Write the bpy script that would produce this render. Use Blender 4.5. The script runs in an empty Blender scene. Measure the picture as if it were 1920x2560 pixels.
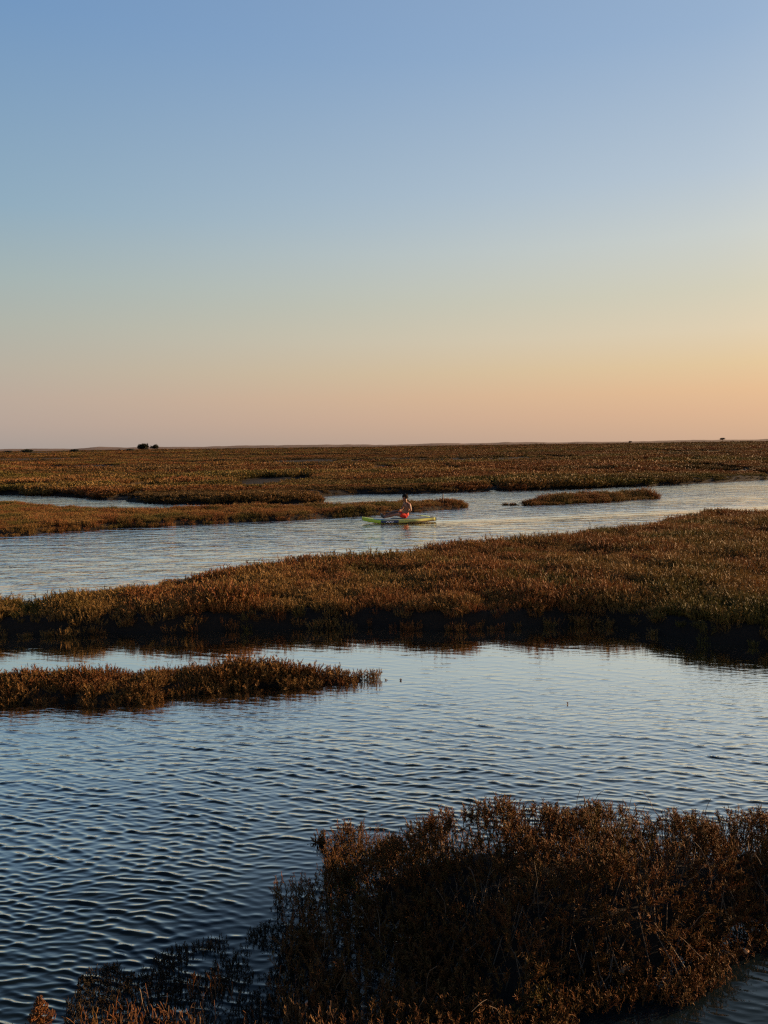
import bpy, math, random
import numpy as np
from mathutils import Matrix, Vector

rng = np.random.default_rng(7)
random.seed(7)
R = math.radians
scene = bpy.context.scene
COL = scene.collection

# ------------------------------------------------------------------ camera
CAM_H = 2.7
FPX = 1923.0                      # focal length in pixels of the 1920 x 2560 photograph
PITCH, ROLL = R(4.97), R(-0.776)
cam_data = bpy.data.cameras.new('camera')
cam = bpy.data.objects.new('camera', cam_data)
COL.objects.link(cam)
cam_data.sensor_fit = 'VERTICAL'
cam_data.sensor_height = 36.0
cam_data.sensor_width = 27.0
cam_data.lens = FPX / 2560 * 36.0
cam_data.clip_start = 0.05
cam_data.clip_end = 9000
CM = Matrix.Rotation(math.pi / 2 - PITCH, 3, 'X') @ Matrix.Rotation(ROLL, 3, 'Z')
cam.matrix_world = Matrix.Translation((0, 0, CAM_H)) @ CM.to_4x4()
scene.camera = cam
CMn = np.array(CM)


def at(px, py, z=0.0):
    """point on the level z that lies under this point of the photograph"""
    d = CMn @ np.array([(px - 960) / FPX, -(py - 1280) / FPX, -1.0])
    t = (z - CAM_H) / d[2]
    return np.array([d[0] * t, d[1] * t, z])


# ------------------------------------------------------------------ light
SUN_AZ, SUN_EL = R(72), R(14.0)     # azimuth to the right of the view direction (+Y)
sdir = Vector((math.sin(SUN_AZ) * math.cos(SUN_EL), math.cos(SUN_AZ) * math.cos(SUN_EL), math.sin(SUN_EL)))
sun_data = bpy.data.lights.new('sun', 'SUN')
sun_data.energy = 5.0
sun_data.angle = R(0.5)
sun_data.color = (1.0, 0.64, 0.34)
sun = bpy.data.objects.new('sun', sun_data)
COL.objects.link(sun)
sun.rotation_euler = sdir.to_track_quat('Z', 'Y').to_euler()

vs = scene.view_settings
scene.display_settings.display_device = 'sRGB'
vs.view_transform = 'Standard'
vs.look = 'None'
vs.exposure = 1.6
vs.gamma = 1.0
vs.use_curve_mapping = False


def lin(r, g, b):
    def f(c):
        c /= 255.0
        return c / 12.92 if c <= 0.04045 else ((c + 0.055) / 1.055) ** 2.4
    return (f(r), f(g), f(b), 1.0)


world = bpy.data.worlds.new('World')
scene.world = world
world.use_nodes = True
wt = world.node_tree
for n in list(wt.nodes):
    wt.nodes.remove(n)


def N(tree, typ, **kw):
    n = tree.nodes.new(typ)
    for k, v in kw.items():
        setattr(n, k, v)
    return n


def setin(node, **kw):
    for k, v in kw.items():
        node.inputs[k.replace('_', ' ')].default_value = v


def ramp(tree, stops, fac=None, interp='LINEAR'):
    n = N(tree, 'ShaderNodeValToRGB')
    n.color_ramp.interpolation = interp
    e = n.color_ramp.elements
    while len(e) < len(stops):
        e.new(0.5)
    for el, (p, c) in zip(e, stops):
        el.position = p
        el.color = c
    if fac is not None:
        tree.links.new(fac, n.inputs[0])
    return n


def maprange(tree, val, a, b, c, d, smooth=False):
    n = N(tree, 'ShaderNodeMapRange')
    n.interpolation_type = 'SMOOTHSTEP' if smooth else 'LINEAR'
    n.clamp = True
    tree.links.new(val, n.inputs[0])
    for i, v in zip((1, 2, 3, 4), (a, b, c, d)):
        n.inputs[i].default_value = v
    return n.outputs[0]


def math_(tree, op, a, b=None):
    n = N(tree, 'ShaderNodeMath', operation=op)
    for i, v in enumerate((a, b)):
        if v is None:
            continue
        if isinstance(v, (int, float)):
            n.inputs[i].default_value = v
        else:
            tree.links.new(v, n.inputs[i])
    return n.outputs[0]


def mixc(tree, fac, a, b, mode='MIX'):
    n = N(tree, 'ShaderNodeMix', data_type='RGBA', blend_type=mode)
    for i, v in ((0, fac), (6, a), (7, b)):
        if isinstance(v, (int, float)):
            n.inputs[i].default_value = v
        elif isinstance(v, tuple):
            n.inputs[i].default_value = v
        else:
            tree.links.new(v, n.inputs[i])
    return n.outputs[2]


tc = N(wt, 'ShaderNodeTexCoord')
sep = N(wt, 'ShaderNodeSeparateXYZ')
wt.links.new(tc.outputs['Generated'], sep.inputs[0])
Z = sep.outputs[2]
# colour with height (sine of the elevation) away from the sun and towards it
away = ramp(wt, [(0.0, lin(166, 155, 150)), (0.03, lin(180, 161, 151)), (0.06, lin(186, 166, 152)),
                 (0.095, lin(184, 173, 157)), (0.145, lin(176, 178, 166)), (0.195, lin(165, 179, 177)),
                 (0.27, lin(144, 172, 190)), (0.45, lin(114, 151, 192)), (0.7, lin(88, 125, 178)), (1.0, lin(70, 105, 160))], Z)
near_sun = ramp(wt, [(0.0, lin(203, 167, 142)), (0.035, lin(218, 174, 140)), (0.06, lin(226, 182, 140)),
                     (0.09, lin(226, 194, 149)), (0.13, lin(223, 204, 172)), (0.175, lin(212, 205, 181)),
                     (0.235, lin(203, 207, 201)), (0.30, lin(184, 198, 210)), (0.43, lin(153, 178, 207)), (1.0, lin(78, 112, 165))], Z)
comb = N(wt, 'ShaderNodeCombineXYZ')
wt.links.new(sep.outputs[0], comb.inputs[0])
wt.links.new(sep.outputs[1], comb.inputs[1])
nrm = N(wt, 'ShaderNodeVectorMath', operation='NORMALIZE')
wt.links.new(comb.outputs[0], nrm.inputs[0])
dot = N(wt, 'ShaderNodeVectorMath', operation='DOT_PRODUCT')
wt.links.new(nrm.outputs[0], dot.inputs[0])
dot.inputs[1].default_value = (math.sin(SUN_AZ), math.cos(SUN_AZ), 0)
fac = maprange(wt, dot.outputs['Value'], math.cos(SUN_AZ + R(26.5)), math.cos(SUN_AZ - R(26.5)), 0, 1)
skyc = mixc(wt, fac, away.outputs[0], near_sun.outputs[0])
# towards the sun itself the evening glow brightens
dot3 = N(wt, 'ShaderNodeVectorMath', operation='DOT_PRODUCT')
wt.links.new(tc.outputs['Generated'], dot3.inputs[0])
dot3.inputs[1].default_value = tuple(sdir)
glow = maprange(wt, dot3.outputs['Value'], 0.66, 1.0, 0, 1)
glow = math_(wt, 'POWER', glow, 2.0)
skyc = mixc(wt, glow, skyc, mixc(wt, 1.0, skyc, (2.6, 2.1, 1.6, 1), 'MULTIPLY'))
bg = N(wt, 'ShaderNodeBackground')
wt.links.new(skyc, bg.inputs[0])
bg.inputs[1].default_value = 0.33
sky = N(wt, 'ShaderNodeTexSky', sky_type='NISHITA')
sky.sun_disc = False
sky.sun_elevation = SUN_EL
sky.sun_rotation = SUN_AZ
bg2 = N(wt, 'ShaderNodeBackground')
wt.links.new(sky.outputs[0], bg2.inputs[0])
bg2.inputs[1].default_value = 0.06
ms = N(wt, 'ShaderNodeMixShader')
ms.inputs[0].default_value = 0.06
wt.links.new(bg.outputs[0], ms.inputs[1])
wt.links.new(bg2.outputs[0], ms.inputs[2])
wo = N(wt, 'ShaderNodeOutputWorld')
wt.links.new(ms.outputs[0], wo.inputs[0])

scene.cycles.max_bounces = 6
scene.cycles.diffuse_bounces = 2
scene.cycles.glossy_bounces = 3
scene.cycles.transmission_bounces = 2
scene.cycles.use_denoising = False
scene.cycles.filter_width = 1.3


# ------------------------------------------------------------------ helpers
def tag(o, label=None, cat=None, group=None, kind=None):
    if label: o['label'] = label
    if cat: o['category'] = cat
    if group: o['group'] = group
    if kind: o['kind'] = kind
    return o


def link(name, data, parent=None):
    o = bpy.data.objects.new(name, data)
    COL.objects.link(o)
    if parent is not None:
        o.parent = parent
    return o


def empty(name, loc=(0, 0, 0), rz=0.0):
    o = link(name, None)
    o.location = loc
    o.rotation_euler = (0, 0, rz)
    o.empty_display_size = 0.1
    return o


def mesh(name, v, f, mat=None, smooth=False, attrs=None):
    """v (n,3), f list of arrays each (m,k)"""
    v = np.ascontiguousarray(v, dtype=np.float32)
    if isinstance(f, np.ndarray):
        f = [f]
    me = bpy.data.meshes.new(name)
    me.vertices.add(len(v))
    me.vertices.foreach_set('co', v.ravel())
    nl = sum(a.size for a in f)
    me.loops.add(nl)
    me.loops.foreach_set('vertex_index', np.concatenate([a.ravel() for a in f]).astype(np.int32))
    cnt = np.concatenate([np.full(len(a), a.shape[1], np.int32) for a in f])
    start = np.concatenate([[0], np.cumsum(cnt)[:-1]]).astype(np.int32)
    me.polygons.add(len(cnt))
    me.polygons.foreach_set('loop_start', start)
    me.polygons.foreach_set('loop_total', cnt)
    if smooth:
        me.polygons.foreach_set('use_smooth', np.ones(len(cnt), bool))
    me.update(calc_edges=True)
    if attrs:
        for k, a in attrs.items():
            at_ = me.attributes.new(k, 'FLOAT', 'POINT')
            at_.data.foreach_set('value', np.ascontiguousarray(a, dtype=np.float32))
    if mat:
        me.materials.append(mat)
    return me


def obj(name, v, f, mat=None, parent=None, smooth=False, attrs=None):
    return link(name, mesh(name, v, f, mat, smooth, attrs), parent)


def hash2(ix, iy, s):
    h = (ix.astype(np.int64) * 374761393 + iy.astype(np.int64) * 668265263 + s * 974711) & 0x7fffffff
    h = ((h ^ (h >> 13)) * 1274126177) & 0x7fffffff
    return ((h ^ (h >> 16)) & 0xffff) / 65535.0


def vnoise(x, y, s=0, octv=3):
    out = 0; amp = 1; tot = 0
    for k in range(octv):
        ix = np.floor(x); iy = np.floor(y)
        fx = x - ix; fy = y - iy
        fx = fx * fx * (3 - 2 * fx); fy = fy * fy * (3 - 2 * fy)
        a = hash2(ix, iy, s + k); b = hash2(ix + 1, iy, s + k)
        c = hash2(ix, iy + 1, s + k); d = hash2(ix + 1, iy + 1, s + k)
        out = out + amp * ((a * (1 - fx) + b * fx) * (1 - fy) + (c * (1 - fx) + d * fx) * fy)
        tot += amp; amp *= 0.5
        x = x * 2.03 + 11.3; y = y * 2.03 + 5.7
    return out / tot          # 0..1


def sstep(a, b, x):
    t = np.clip((x - a) / (b - a), 0, 1)
    return t * t * (3 - 2 * t)


def sdf(px, py, poly):
    """signed distance to a closed polygon, positive inside"""
    px = np.asarray(px, float); py = np.asarray(py, float)
    poly = np.asarray(poly, float)[:, :2]
    d2 = np.full(px.shape, 1e18); inside = np.zeros(px.shape, bool)
    n = len(poly)
    for i in range(n):
        ax, ay = poly[i]; bx, by = poly[(i + 1) % n]
        ex, ey = bx - ax, by - ay
        wx, wy = px - ax, py - ay
        t = np.clip((wx * ex + wy * ey) / (ex * ex + ey * ey + 1e-12), 0, 1)
        d2 = np.minimum(d2, (wx - t * ex) ** 2 + (wy - t * ey) ** 2)
        c = (ay > py) != (by > py)
        if ey != 0:
            inside ^= c & (px < ex * (py - ay) / ey + ax)
    d = np.sqrt(d2)
    return np.where(inside, d, -d)


def grid_faces(nr, nc):
    i = np.arange(nr - 1)[:, None] * nc + np.arange(nc - 1)[None, :]
    return np.stack([i, i + 1, i + nc + 1, i + nc], -1).reshape(-1, 4)


# ------------------------------------------------------------------ materials
def new_mat(name):
    m = bpy.data.materials.new(name)
    m.use_nodes = True
    t = m.node_tree
    for n in list(t.nodes):
        t.nodes.remove(n)
    return m, t, N(t, 'ShaderNodeOutputMaterial')


def plain(name, col, rough=0.6, spec=0.3, var=0.15, scale=30, metal=0.0):
    m, t, out = new_mat(name)
    p = N(t, 'ShaderNodeBsdfPrincipled')
    tcn = N(t, 'ShaderNodeTexCoord')
    nz = N(t, 'ShaderNodeTexNoise')
    nz.inputs['Scale'].default_value = scale
    nz.inputs['Detail'].default_value = 3
    t.links.new(tcn.outputs['Object'], nz.inputs[0])
    lo = tuple(c * (1 - var) for c in col) + (1,)
    hi = tuple(min(1, c * (1 + var)) for c in col) + (1,)
    t.links.new(mixc(t, nz.outputs[0], lo, hi), p.inputs['Base Color'])
    p.inputs['Roughness'].default_value = rough
    p.inputs['Specular IOR Level'].default_value = spec
    p.inputs['Metallic'].default_value = metal
    t.links.new(p.outputs[0], out.inputs[0])
    return m


def veg_mat(name, cols, patch=0.5, attr=False, trans=0.12, bright=1.0, stretch=None, rshare=0.3, lo=0.32):
    """plant tissue: colour drifts from patch to patch of the ground and from plant to plant"""
    m, t, out = new_mat(name)
    if attr:
        geo = N(t, 'ShaderNodeNewGeometry')
        pos = geo.outputs['Position']
        a = N(t, 'ShaderNodeAttribute', attribute_name='tint')
        rnd = a.outputs['Fac']
    else:
        oi = N(t, 'ShaderNodeObjectInfo')
        pos = oi.outputs['Location']
        rnd = oi.outputs['Random']
    nz = N(t, 'ShaderNodeTexNoise')
    nz.inputs['Scale'].default_value = patch
    nz.inputs['Detail'].default_value = 3
    nz.inputs['Roughness'].default_value = 0.6
    if stretch:
        mpg = N(t, 'ShaderNodeMapping')
        mpg.inputs['Scale'].default_value = stretch
        t.links.new(pos, mpg.inputs[0])
        pos = mpg.outputs[0]
    t.links.new(pos, nz.inputs[0])
    f = maprange(t, nz.outputs[0], lo, 1 - lo, 0, 1)
    f = math_(t, 'ADD', math_(t, 'MULTIPLY', f, 1 - rshare), math_(t, 'MULTIPLY', rnd, rshare))
    st = [(i / (len(cols) - 1), tuple(x * bright for x in c) + (1,)) for i, c in enumerate(cols)]
    cr = ramp(t, st, f)
    # woody lower stems, fleshy tips
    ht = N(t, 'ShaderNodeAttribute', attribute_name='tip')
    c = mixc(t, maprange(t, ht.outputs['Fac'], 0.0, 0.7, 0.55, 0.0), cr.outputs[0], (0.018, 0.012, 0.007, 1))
    d = N(t, 'ShaderNodeBsdfPrincipled')
    d.inputs['Roughness'].default_value = 0.6
    d.inputs['Specular IOR Level'].default_value = 0.10
    t.links.new(c, d.inputs['Base Color'])
    tr = N(t, 'ShaderNodeBsdfTranslucent')
    t.links.new(c, tr.inputs[0])
    mx = N(t, 'ShaderNodeMixShader')
    mx.inputs[0].default_value = trans
    t.links.new(d.outputs[0], mx.inputs[1])
    t.links.new(tr.outputs[0], mx.inputs[2])
    t.links.new(mx.outputs[0], out.inputs[0])
    return m


OLIVE = (0.066, 0.054, 0.011)
BROWN = (0.09, 0.052, 0.015)
RUST = (0.108, 0.038, 0.012)
TAN = (0.135, 0.076, 0.023)
DULL = (0.036, 0.024, 0.01)
M_marsh = veg_mat('marsh_plants', [DULL, OLIVE, BROWN, RUST, TAN, BROWN, OLIVE, DULL], 0.30, bright=1.3, rshare=0.22, lo=0.34)  # dull patches also put the bank's broad shading into the plant colour
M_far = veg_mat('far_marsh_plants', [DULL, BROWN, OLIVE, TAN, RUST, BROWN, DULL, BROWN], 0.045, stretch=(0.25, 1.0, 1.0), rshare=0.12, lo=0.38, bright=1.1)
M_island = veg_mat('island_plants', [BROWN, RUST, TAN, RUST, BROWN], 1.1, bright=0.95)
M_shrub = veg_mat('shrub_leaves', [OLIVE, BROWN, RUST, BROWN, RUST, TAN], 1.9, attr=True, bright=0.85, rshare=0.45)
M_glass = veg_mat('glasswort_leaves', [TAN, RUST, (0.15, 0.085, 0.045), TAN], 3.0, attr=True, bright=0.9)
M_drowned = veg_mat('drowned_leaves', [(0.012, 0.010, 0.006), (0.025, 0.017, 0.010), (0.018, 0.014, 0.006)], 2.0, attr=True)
M_twig = plain('bare_twig', (0.09, 0.066, 0.045), 0.8, 0.1)


def ground_mat(name, far=False):
    m, t, out = new_mat(name)
    geo = N(t, 'ShaderNodeNewGeometry')
    mp = N(t, 'ShaderNodeMapping')
    mp.inputs['Scale'].default_value = (0.35, 1.0, 1.0) if far else (1, 1, 1)
    t.links.new(geo.outputs['Position'], mp.inputs[0])
    n1 = N(t, 'ShaderNodeTexNoise')
    setin(n1, Scale=0.05 if far else 0.6, Detail=8.0, Roughness=0.65)
    t.links.new(mp.outputs[0], n1.inputs[0])
    n2 = N(t, 'ShaderNodeTexNoise')
    setin(n2, Scale=1.3 if far else 14.0, Detail=6.0, Roughness=0.7)
    t.links.new(mp.outputs[0], n2.inputs[0])
    if far:
        c = ramp(t, [(0.30, OLIVE + (1,)), (0.42, BROWN + (1,)), (0.5, DULL + (1,)), (0.58, (0.08, 0.045, 0.014, 1)), (0.7, RUST + (1,))], n1.outputs[0]).outputs[0]
        c = mixc(t, maprange(t, n2.outputs[0], 0.3, 0.65, 0.75, 0.0), c, (0.012, 0.009, 0.006, 1))
        mud_shade_ = N(t, 'ShaderNodeAttribute', attribute_name='mud_shade')
        c = mixc(t, mud_shade_.outputs['Fac'], c, (0.008, 0.006, 0.004, 1))
    else:
        c = mixc(t, n2.outputs[0], (0.005, 0.004, 0.003, 1), (0.016, 0.012, 0.009, 1))
    b = N(t, 'ShaderNodeBump')
    setin(b, Strength=1.0, Distance=0.4 if far else 0.04)
    t.links.new(n2.outputs[0], b.inputs['Height'])
    p = N(t, 'ShaderNodeBsdfPrincipled')
    setin(p, Roughness=0.9)
    p.inputs['Specular IOR Level'].default_value = 0.15
    t.links.new(c, p.inputs['Base Color'])
    t.links.new(b.outputs[0], p.inputs['Normal'])
    t.links.new(p.outputs[0], out.inputs[0])
    return m


M_mud = ground_mat('wet_mud')
M_farground = ground_mat('far_marsh_ground', True)
M_dune = plain('dune_sand', (0.11, 0.08, 0.06), 0.9, 0.1, 0.4, 0.03)

# water: dark silty body under a reflecting skin
M_water, t, out = new_mat('estuary_water')
geo = N(t, 'ShaderNodeNewGeometry')
chop = N(t, 'ShaderNodeAttribute', attribute_name='chop')
fine = N(t, 'ShaderNodeAttribute', attribute_name='fine')
mp = N(t, 'ShaderNodeMapping')
mp.inputs['Rotation'].default_value = (0, 0, R(8))
mp.inputs['Scale'].default_value = (0.42, 1.0, 1.0)
t.links.new(geo.outputs['Position'], mp.inputs[0])
n1 = N(t, 'ShaderNodeTexNoise')
setin(n1, Scale=2.4, Detail=4.0, Roughness=0.55, Distortion=0.4)
t.links.new(mp.outputs[0], n1.inputs[0])
n1b = N(t, 'ShaderNodeTexNoise')
setin(n1b, Scale=0.12, Detail=2.0, Roughness=0.5)
t.links.new(mp.outputs[0], n1b.inputs[0])
gust = maprange(t, n1b.outputs[0], 0.38, 0.62, 0.55, 1.2)
hch = math_(t, 'MULTIPLY', math_(t, 'MULTIPLY', n1.outputs[0], chop.outputs['Fac']), gust)
b1 = N(t, 'ShaderNodeBump')
setin(b1, Strength=1.0, Distance=0.15)
t.links.new(hch, b1.inputs['Height'])
mp2 = N(t, 'ShaderNodeMapping')
mp2.inputs['Rotation'].default_value = (0, 0, R(-20))
mp2.inputs['Scale'].default_value = (0.3, 1.0, 1.0)
t.links.new(geo.outputs['Position'], mp2.inputs[0])
n2 = N(t, 'ShaderNodeTexNoise')
setin(n2, Scale=20.0, Detail=3.0, Roughness=0.5)
t.links.new(mp2.outputs[0], n2.inputs[0])
hf = math_(t, 'MULTIPLY', n2.outputs[0], fine.outputs['Fac'])
b2 = N(t, 'ShaderNodeBump')
setin(b2, Strength=1.0, Distance=0.009)
t.links.new(hf, b2.inputs['Height'])
t.links.new(b1.outputs[0], b2.inputs['Normal'])
lw = N(t, 'ShaderNodeLayerWeight')
lw.inputs['Blend'].default_value = 0.5
t.links.new(b2.outputs[0], lw.inputs['Normal'])
fr = ramp(t, [(p_, (v_,) * 3 + (1,)) for p_, v_ in ((0.0, 0.012), (0.33, 0.012), (0.40, 0.042), (0.48, 0.145), (0.56, 0.42),
              (0.66, 0.78), (0.74, 0.93), (0.85, 0.97), (1.0, 1.0))], lw.outputs['Facing'])
df = N(t, 'ShaderNodeBsdfDiffuse')
df.inputs[0].default_value = (0.003, 0.006, 0.007, 1)
gl = N(t, 'ShaderNodeBsdfGlossy')
gl.inputs['Roughness'].default_value = 0.045
gl.inputs['Color'].default_value = (1.0, 0.95, 0.84, 1)
t.links.new(b2.outputs[0], gl.inputs['Normal'])
mx = N(t, 'ShaderNodeMixShader')
t.links.new(fr.outputs[0], mx.inputs[0])
t.links.new(df.outputs[0], mx.inputs[1])
t.links.new(gl.outputs[0], mx.inputs[2])
t.links.new(mx.outputs[0], out.inputs[0])

# ------------------------------------------------------------------ outlines on the water plane
def P(pts, z=0.0):
    return [at(x, y, z)[:2] for x, y in pts]


far_shore = P([(-900, 1236), (-300, 1236), (0, 1236), (116, 1239), (191, 1242), (249, 1250), (324, 1257), (405, 1261), (521, 1262),
               (665, 1261), (760, 1259), (836, 1256), (815, 1249), (830, 1241), (900, 1237), (960, 1236), (1060, 1234), (1191, 1229), (1365, 1223),
               (1539, 1217), (1650, 1213), (1770, 1208), (1920, 1201), (2200, 1190), (2900, 1165)])
far_poly = far_shore + [np.array([1900., 1500.]), np.array([1900., 3400.]), np.array([-1900., 3400.]), np.array([-1900., 1500.])]
ponds = [P([(1238, 1159.5), (1280, 1158), (1335, 1158.5), (1335, 1163), (1240, 1163.5)]),
         P([(1873, 1152.5), (1930, 1151), (1990, 1151), (1985, 1155.5), (1875, 1156.5)])]
strip_B = P([(-500, 1262), (0, 1268), (60, 1270), (110, 1276), (200, 1280), (347, 1285), (521, 1283), (694, 1279), (868, 1275), (960, 1270), (1076, 1266),
             (1140, 1264), (1173, 1268), (1150, 1271), (1093, 1275), (1018, 1281), (960, 1287), (870, 1291), (810, 1294), (723, 1300), (640, 1303), (579, 1306),
             (463, 1312), (400, 1317), (289, 1320), (200, 1326), (145, 1329), (80, 1335), (0, 1340), (-500, 1362)])
isle_C = P([(1300, 1263), (1322, 1263.5), (1396, 1261), (1471, 1256), (1562, 1251), (1622, 1247), (1648, 1245.5), (1625, 1243), (1570, 1242.5),
            (1471, 1247), (1390, 1253), (1330, 1258)])
bank_D = P([(-700, 1600), (0, 1592), (116, 1590), (289, 1584), (405, 1586), (579, 1576), (752, 1573), (960, 1570), (1076, 1576), (1249, 1572), (1330, 1568),
            (1394, 1564), (1481, 1563), (1568, 1572), (1655, 1590), (1770, 1610), (1920, 1618), (2600, 1650),
            (3100, 1290), (2300, 1285), (1920, 1304), (1770, 1311), (1683, 1327), (1597, 1344), (1481, 1360), (1365, 1381), (1278, 1387), (1191, 1395), (1105, 1404),
            (1018, 1416), (926, 1432), (799, 1442), (723, 1450), (665, 1458), (579, 1468), (492, 1488), (405, 1497), (289, 1512), (174, 1525), (75, 1545), (0, 1552), (-700, 1580)])
isle_E = P([(-400, 1795), (0, 1762), (100, 1760), (174, 1758), (243, 1768), (347, 1757), (420, 1742), (492, 1734), (579, 1722), (694, 1716), (839, 1709),
            (905, 1706), (940, 1699), (895, 1693), (839, 1696), (781, 1696), (700, 1690), (637, 1692), (532, 1694), (463, 1697), (393, 1703), (318, 1700),
            (249, 1702), (174, 1712), (75, 1712), (0, 1710), (-400, 1715)])
shrub_F = [at(x, y, z)[:2] for x, y, z in
           [(868, 2085, .05), (960, 2072, .18), (1035, 2060, .25), (1134, 2020, .36), (1238, 2005, .38), (1388, 2008, .38), (1481, 2010, .36), (1568, 2012, .36),
            (1655, 2000, .38), (1770, 1998, .38), (1857, 1990, .38), (1920, 1996, .38), (2150, 1990, .38), (2500, 2080, .2), (2400, 2300, 0), (2050, 2330, 0),
            (1915, 2335, 0), (1828, 2420, 0), (1741, 2475, 0), (1672, 2500, 0), (1597, 2478, 0), (1539, 2530, 0), (1434, 2512, 0), (1380, 2620, 0),
            (1200, 2700, 0), (900, 2680, 0), (760, 2560, 0), (720, 2440, 0), (720, 2320, 0), (725, 2240, 0), (820, 2210, 0), (835, 2145, 0)]]


def land_height(x, y, poly, H, edge, seed, wob=0.15, sc=1.2):
    sd = sdf(x, y, poly) + wob * (vnoise(x * sc, y * sc, seed) - 0.5) * 2
    z = -0.22 + (H + 0.22) * sstep(-edge * 0.6, edge, sd) + 0.05 * H / 0.2 * (vnoise(x * 2.1, y * 2.1, seed + 9) - 0.5)
    return z, sd


def land(name, poly, H, edge, res, seed, mat, wob=0.15, sc=1.2):
    p = np.array(poly)
    x0, y0 = p.min(0) - 0.8; x1, y1 = p.max(0) + 0.8
    nx = int((x1 - x0) / res) + 2; ny = int((y1 - y0) / res) + 2
    X, Y = np.meshgrid(np.linspace(x0, x1, nx), np.linspace(y0, y1, ny))
    z, sd = land_height(X, Y, poly, H, edge, seed, wob, sc)
    f = grid_faces(ny, nx)
    keep = (sd.ravel()[f] > -edge * 0.9 - 0.1).any(1)
    f = f[keep]
    used = np.unique(f)
    mp_ = np.zeros(nx * ny, int); mp_[used] = np.arange(len(used))
    v = np.stack([X.ravel(), Y.ravel(), z.ravel()], 1)[used]
    o = obj(name, v, mp_[f], mat, smooth=True)
    tag(o, kind='structure')
    return o


# ------------------------------------------------------------------ plant meshes
class Blades:
    """collects tapered three-sided sticks"""
    def __init__(s, sides=3):
        s.a = []; s.b = []; s.ra = []; s.rb = []; s.tip = []; s.tint = []; s.sides = sides

    def add(s, a, b, ra, rb, tip, tint=0.5):
        s.a.append(a); s.b.append(b); s.ra.append(ra); s.rb.append(rb); s.tip.append(tip); s.tint.append(tint)

    def addn(s, A, B, ra, rb, tip, tint):
        n = len(A)
        s.a.extend(A); s.b.extend(B)
        s.ra.extend(np.broadcast_to(ra, n)); s.rb.extend(np.broadcast_to(rb, n))
        s.tip.extend(np.broadcast_to(tip, n)); s.tint.extend(np.broadcast_to(tint, n))

    def build(s):
        A = np.array(s.a, float); B = np.array(s.b, float)
        ra = np.array(s.ra)[:, None]; rb = np.array(s.rb)[:, None]
        D = B - A
        D /= np.linalg.norm(D, axis=1, keepdims=True) + 1e-9
        ref = rng.normal(size=D.shape)
        U = np.cross(D, ref); U /= np.linalg.norm(U, axis=1, keepdims=True) + 1e-9
        W = np.cross(D, U)
        n = len(A); k = s.sides
        if k == 2:
            V = np.stack([A - U * ra, A + U * ra, B + U * rb, B - U * rb], 1)
            F = np.arange(n)[:, None] * 4 + np.array([0, 1, 2, 3])[None]
            q = 4
        else:
            ang = np.arange(3) * 2 * math.pi / 3
            r1 = np.stack([A + (U * math.cos(t) + W * math.sin(t)) * ra for t in ang], 1)
            r2 = np.stack([B + (U * math.cos(t) + W * math.sin(t)) * rb for t in ang], 1)
            V = np.concatenate([r1, r2], 1)
            base = np.array([[0, 1, 4, 3], [1, 2, 5, 4], [2, 0, 3, 5]])
            F = (np.arange(n)[:, None, None] * 6 + base[None]).reshape(-1, 4)
            q = 6
        tip = np.repeat(np.array(s.tip), q); tint = np.repeat(np.array(s.tint), q)
        return V.reshape(-1, 3), F, {'tip': tip, 'tint': tint}


def rnd_dir(spread):
    a = random.uniform(0, 2 * math.pi); t = abs(random.gauss(0, spread))
    t = min(t, 1.5)
    return np.array([math.sin(t) * math.cos(a), math.sin(t) * math.sin(a), math.cos(t)])


def tuft(n_stem, height, rad, w, branch=5, bl=0.05, spread=0.35):
    B = Blades(2)
    for _ in range(n_stem):
        a = random.uniform(0, 6.283); r = rad * math.sqrt(random.random())
        p = np.array([r * math.cos(a), r * math.sin(a), -0.03])
        d = rnd_dir(spread) + np.array([math.cos(a), math.sin(a), 0]) * 0.35 * r / rad
        d /= np.linalg.norm(d)
        L = height * random.uniform(0.6, 1.1)
        segs = 3
        for k in range(segs):
            q = p + d * L / segs
            B.add(p, q, w * 0.7, w * 0.6, (k + 0.5) / segs)
            for _b in range(branch if k else branch // 2):
                o = p + (q - p) * random.random()
                bd = d * 0.9 + rng.normal(size=3) * 0.5 + np.array([0, 0, 0.35])
                bd /= np.linalg.norm(bd)
                B.add(o, o + bd * bl * random.uniform(0.6, 1.3), w, w * 0.55, min(1, (k + 1) / segs))
            d = d + rng.normal(size=3) * 0.16 + np.array([0, 0, 0.12]); d /= np.linalg.norm(d)
            p = q
    return B.build()


def variants(name, mat, n, **kw):
    c = bpy.data.collections.new(name)
    for i in range(n):
        v, f, at_ = tuft(**kw)
        o = bpy.data.objects.new('%s_plant' % name, mesh(name, v, f, mat, attrs=at_))
        c.objects.link(o)
    return c


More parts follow.
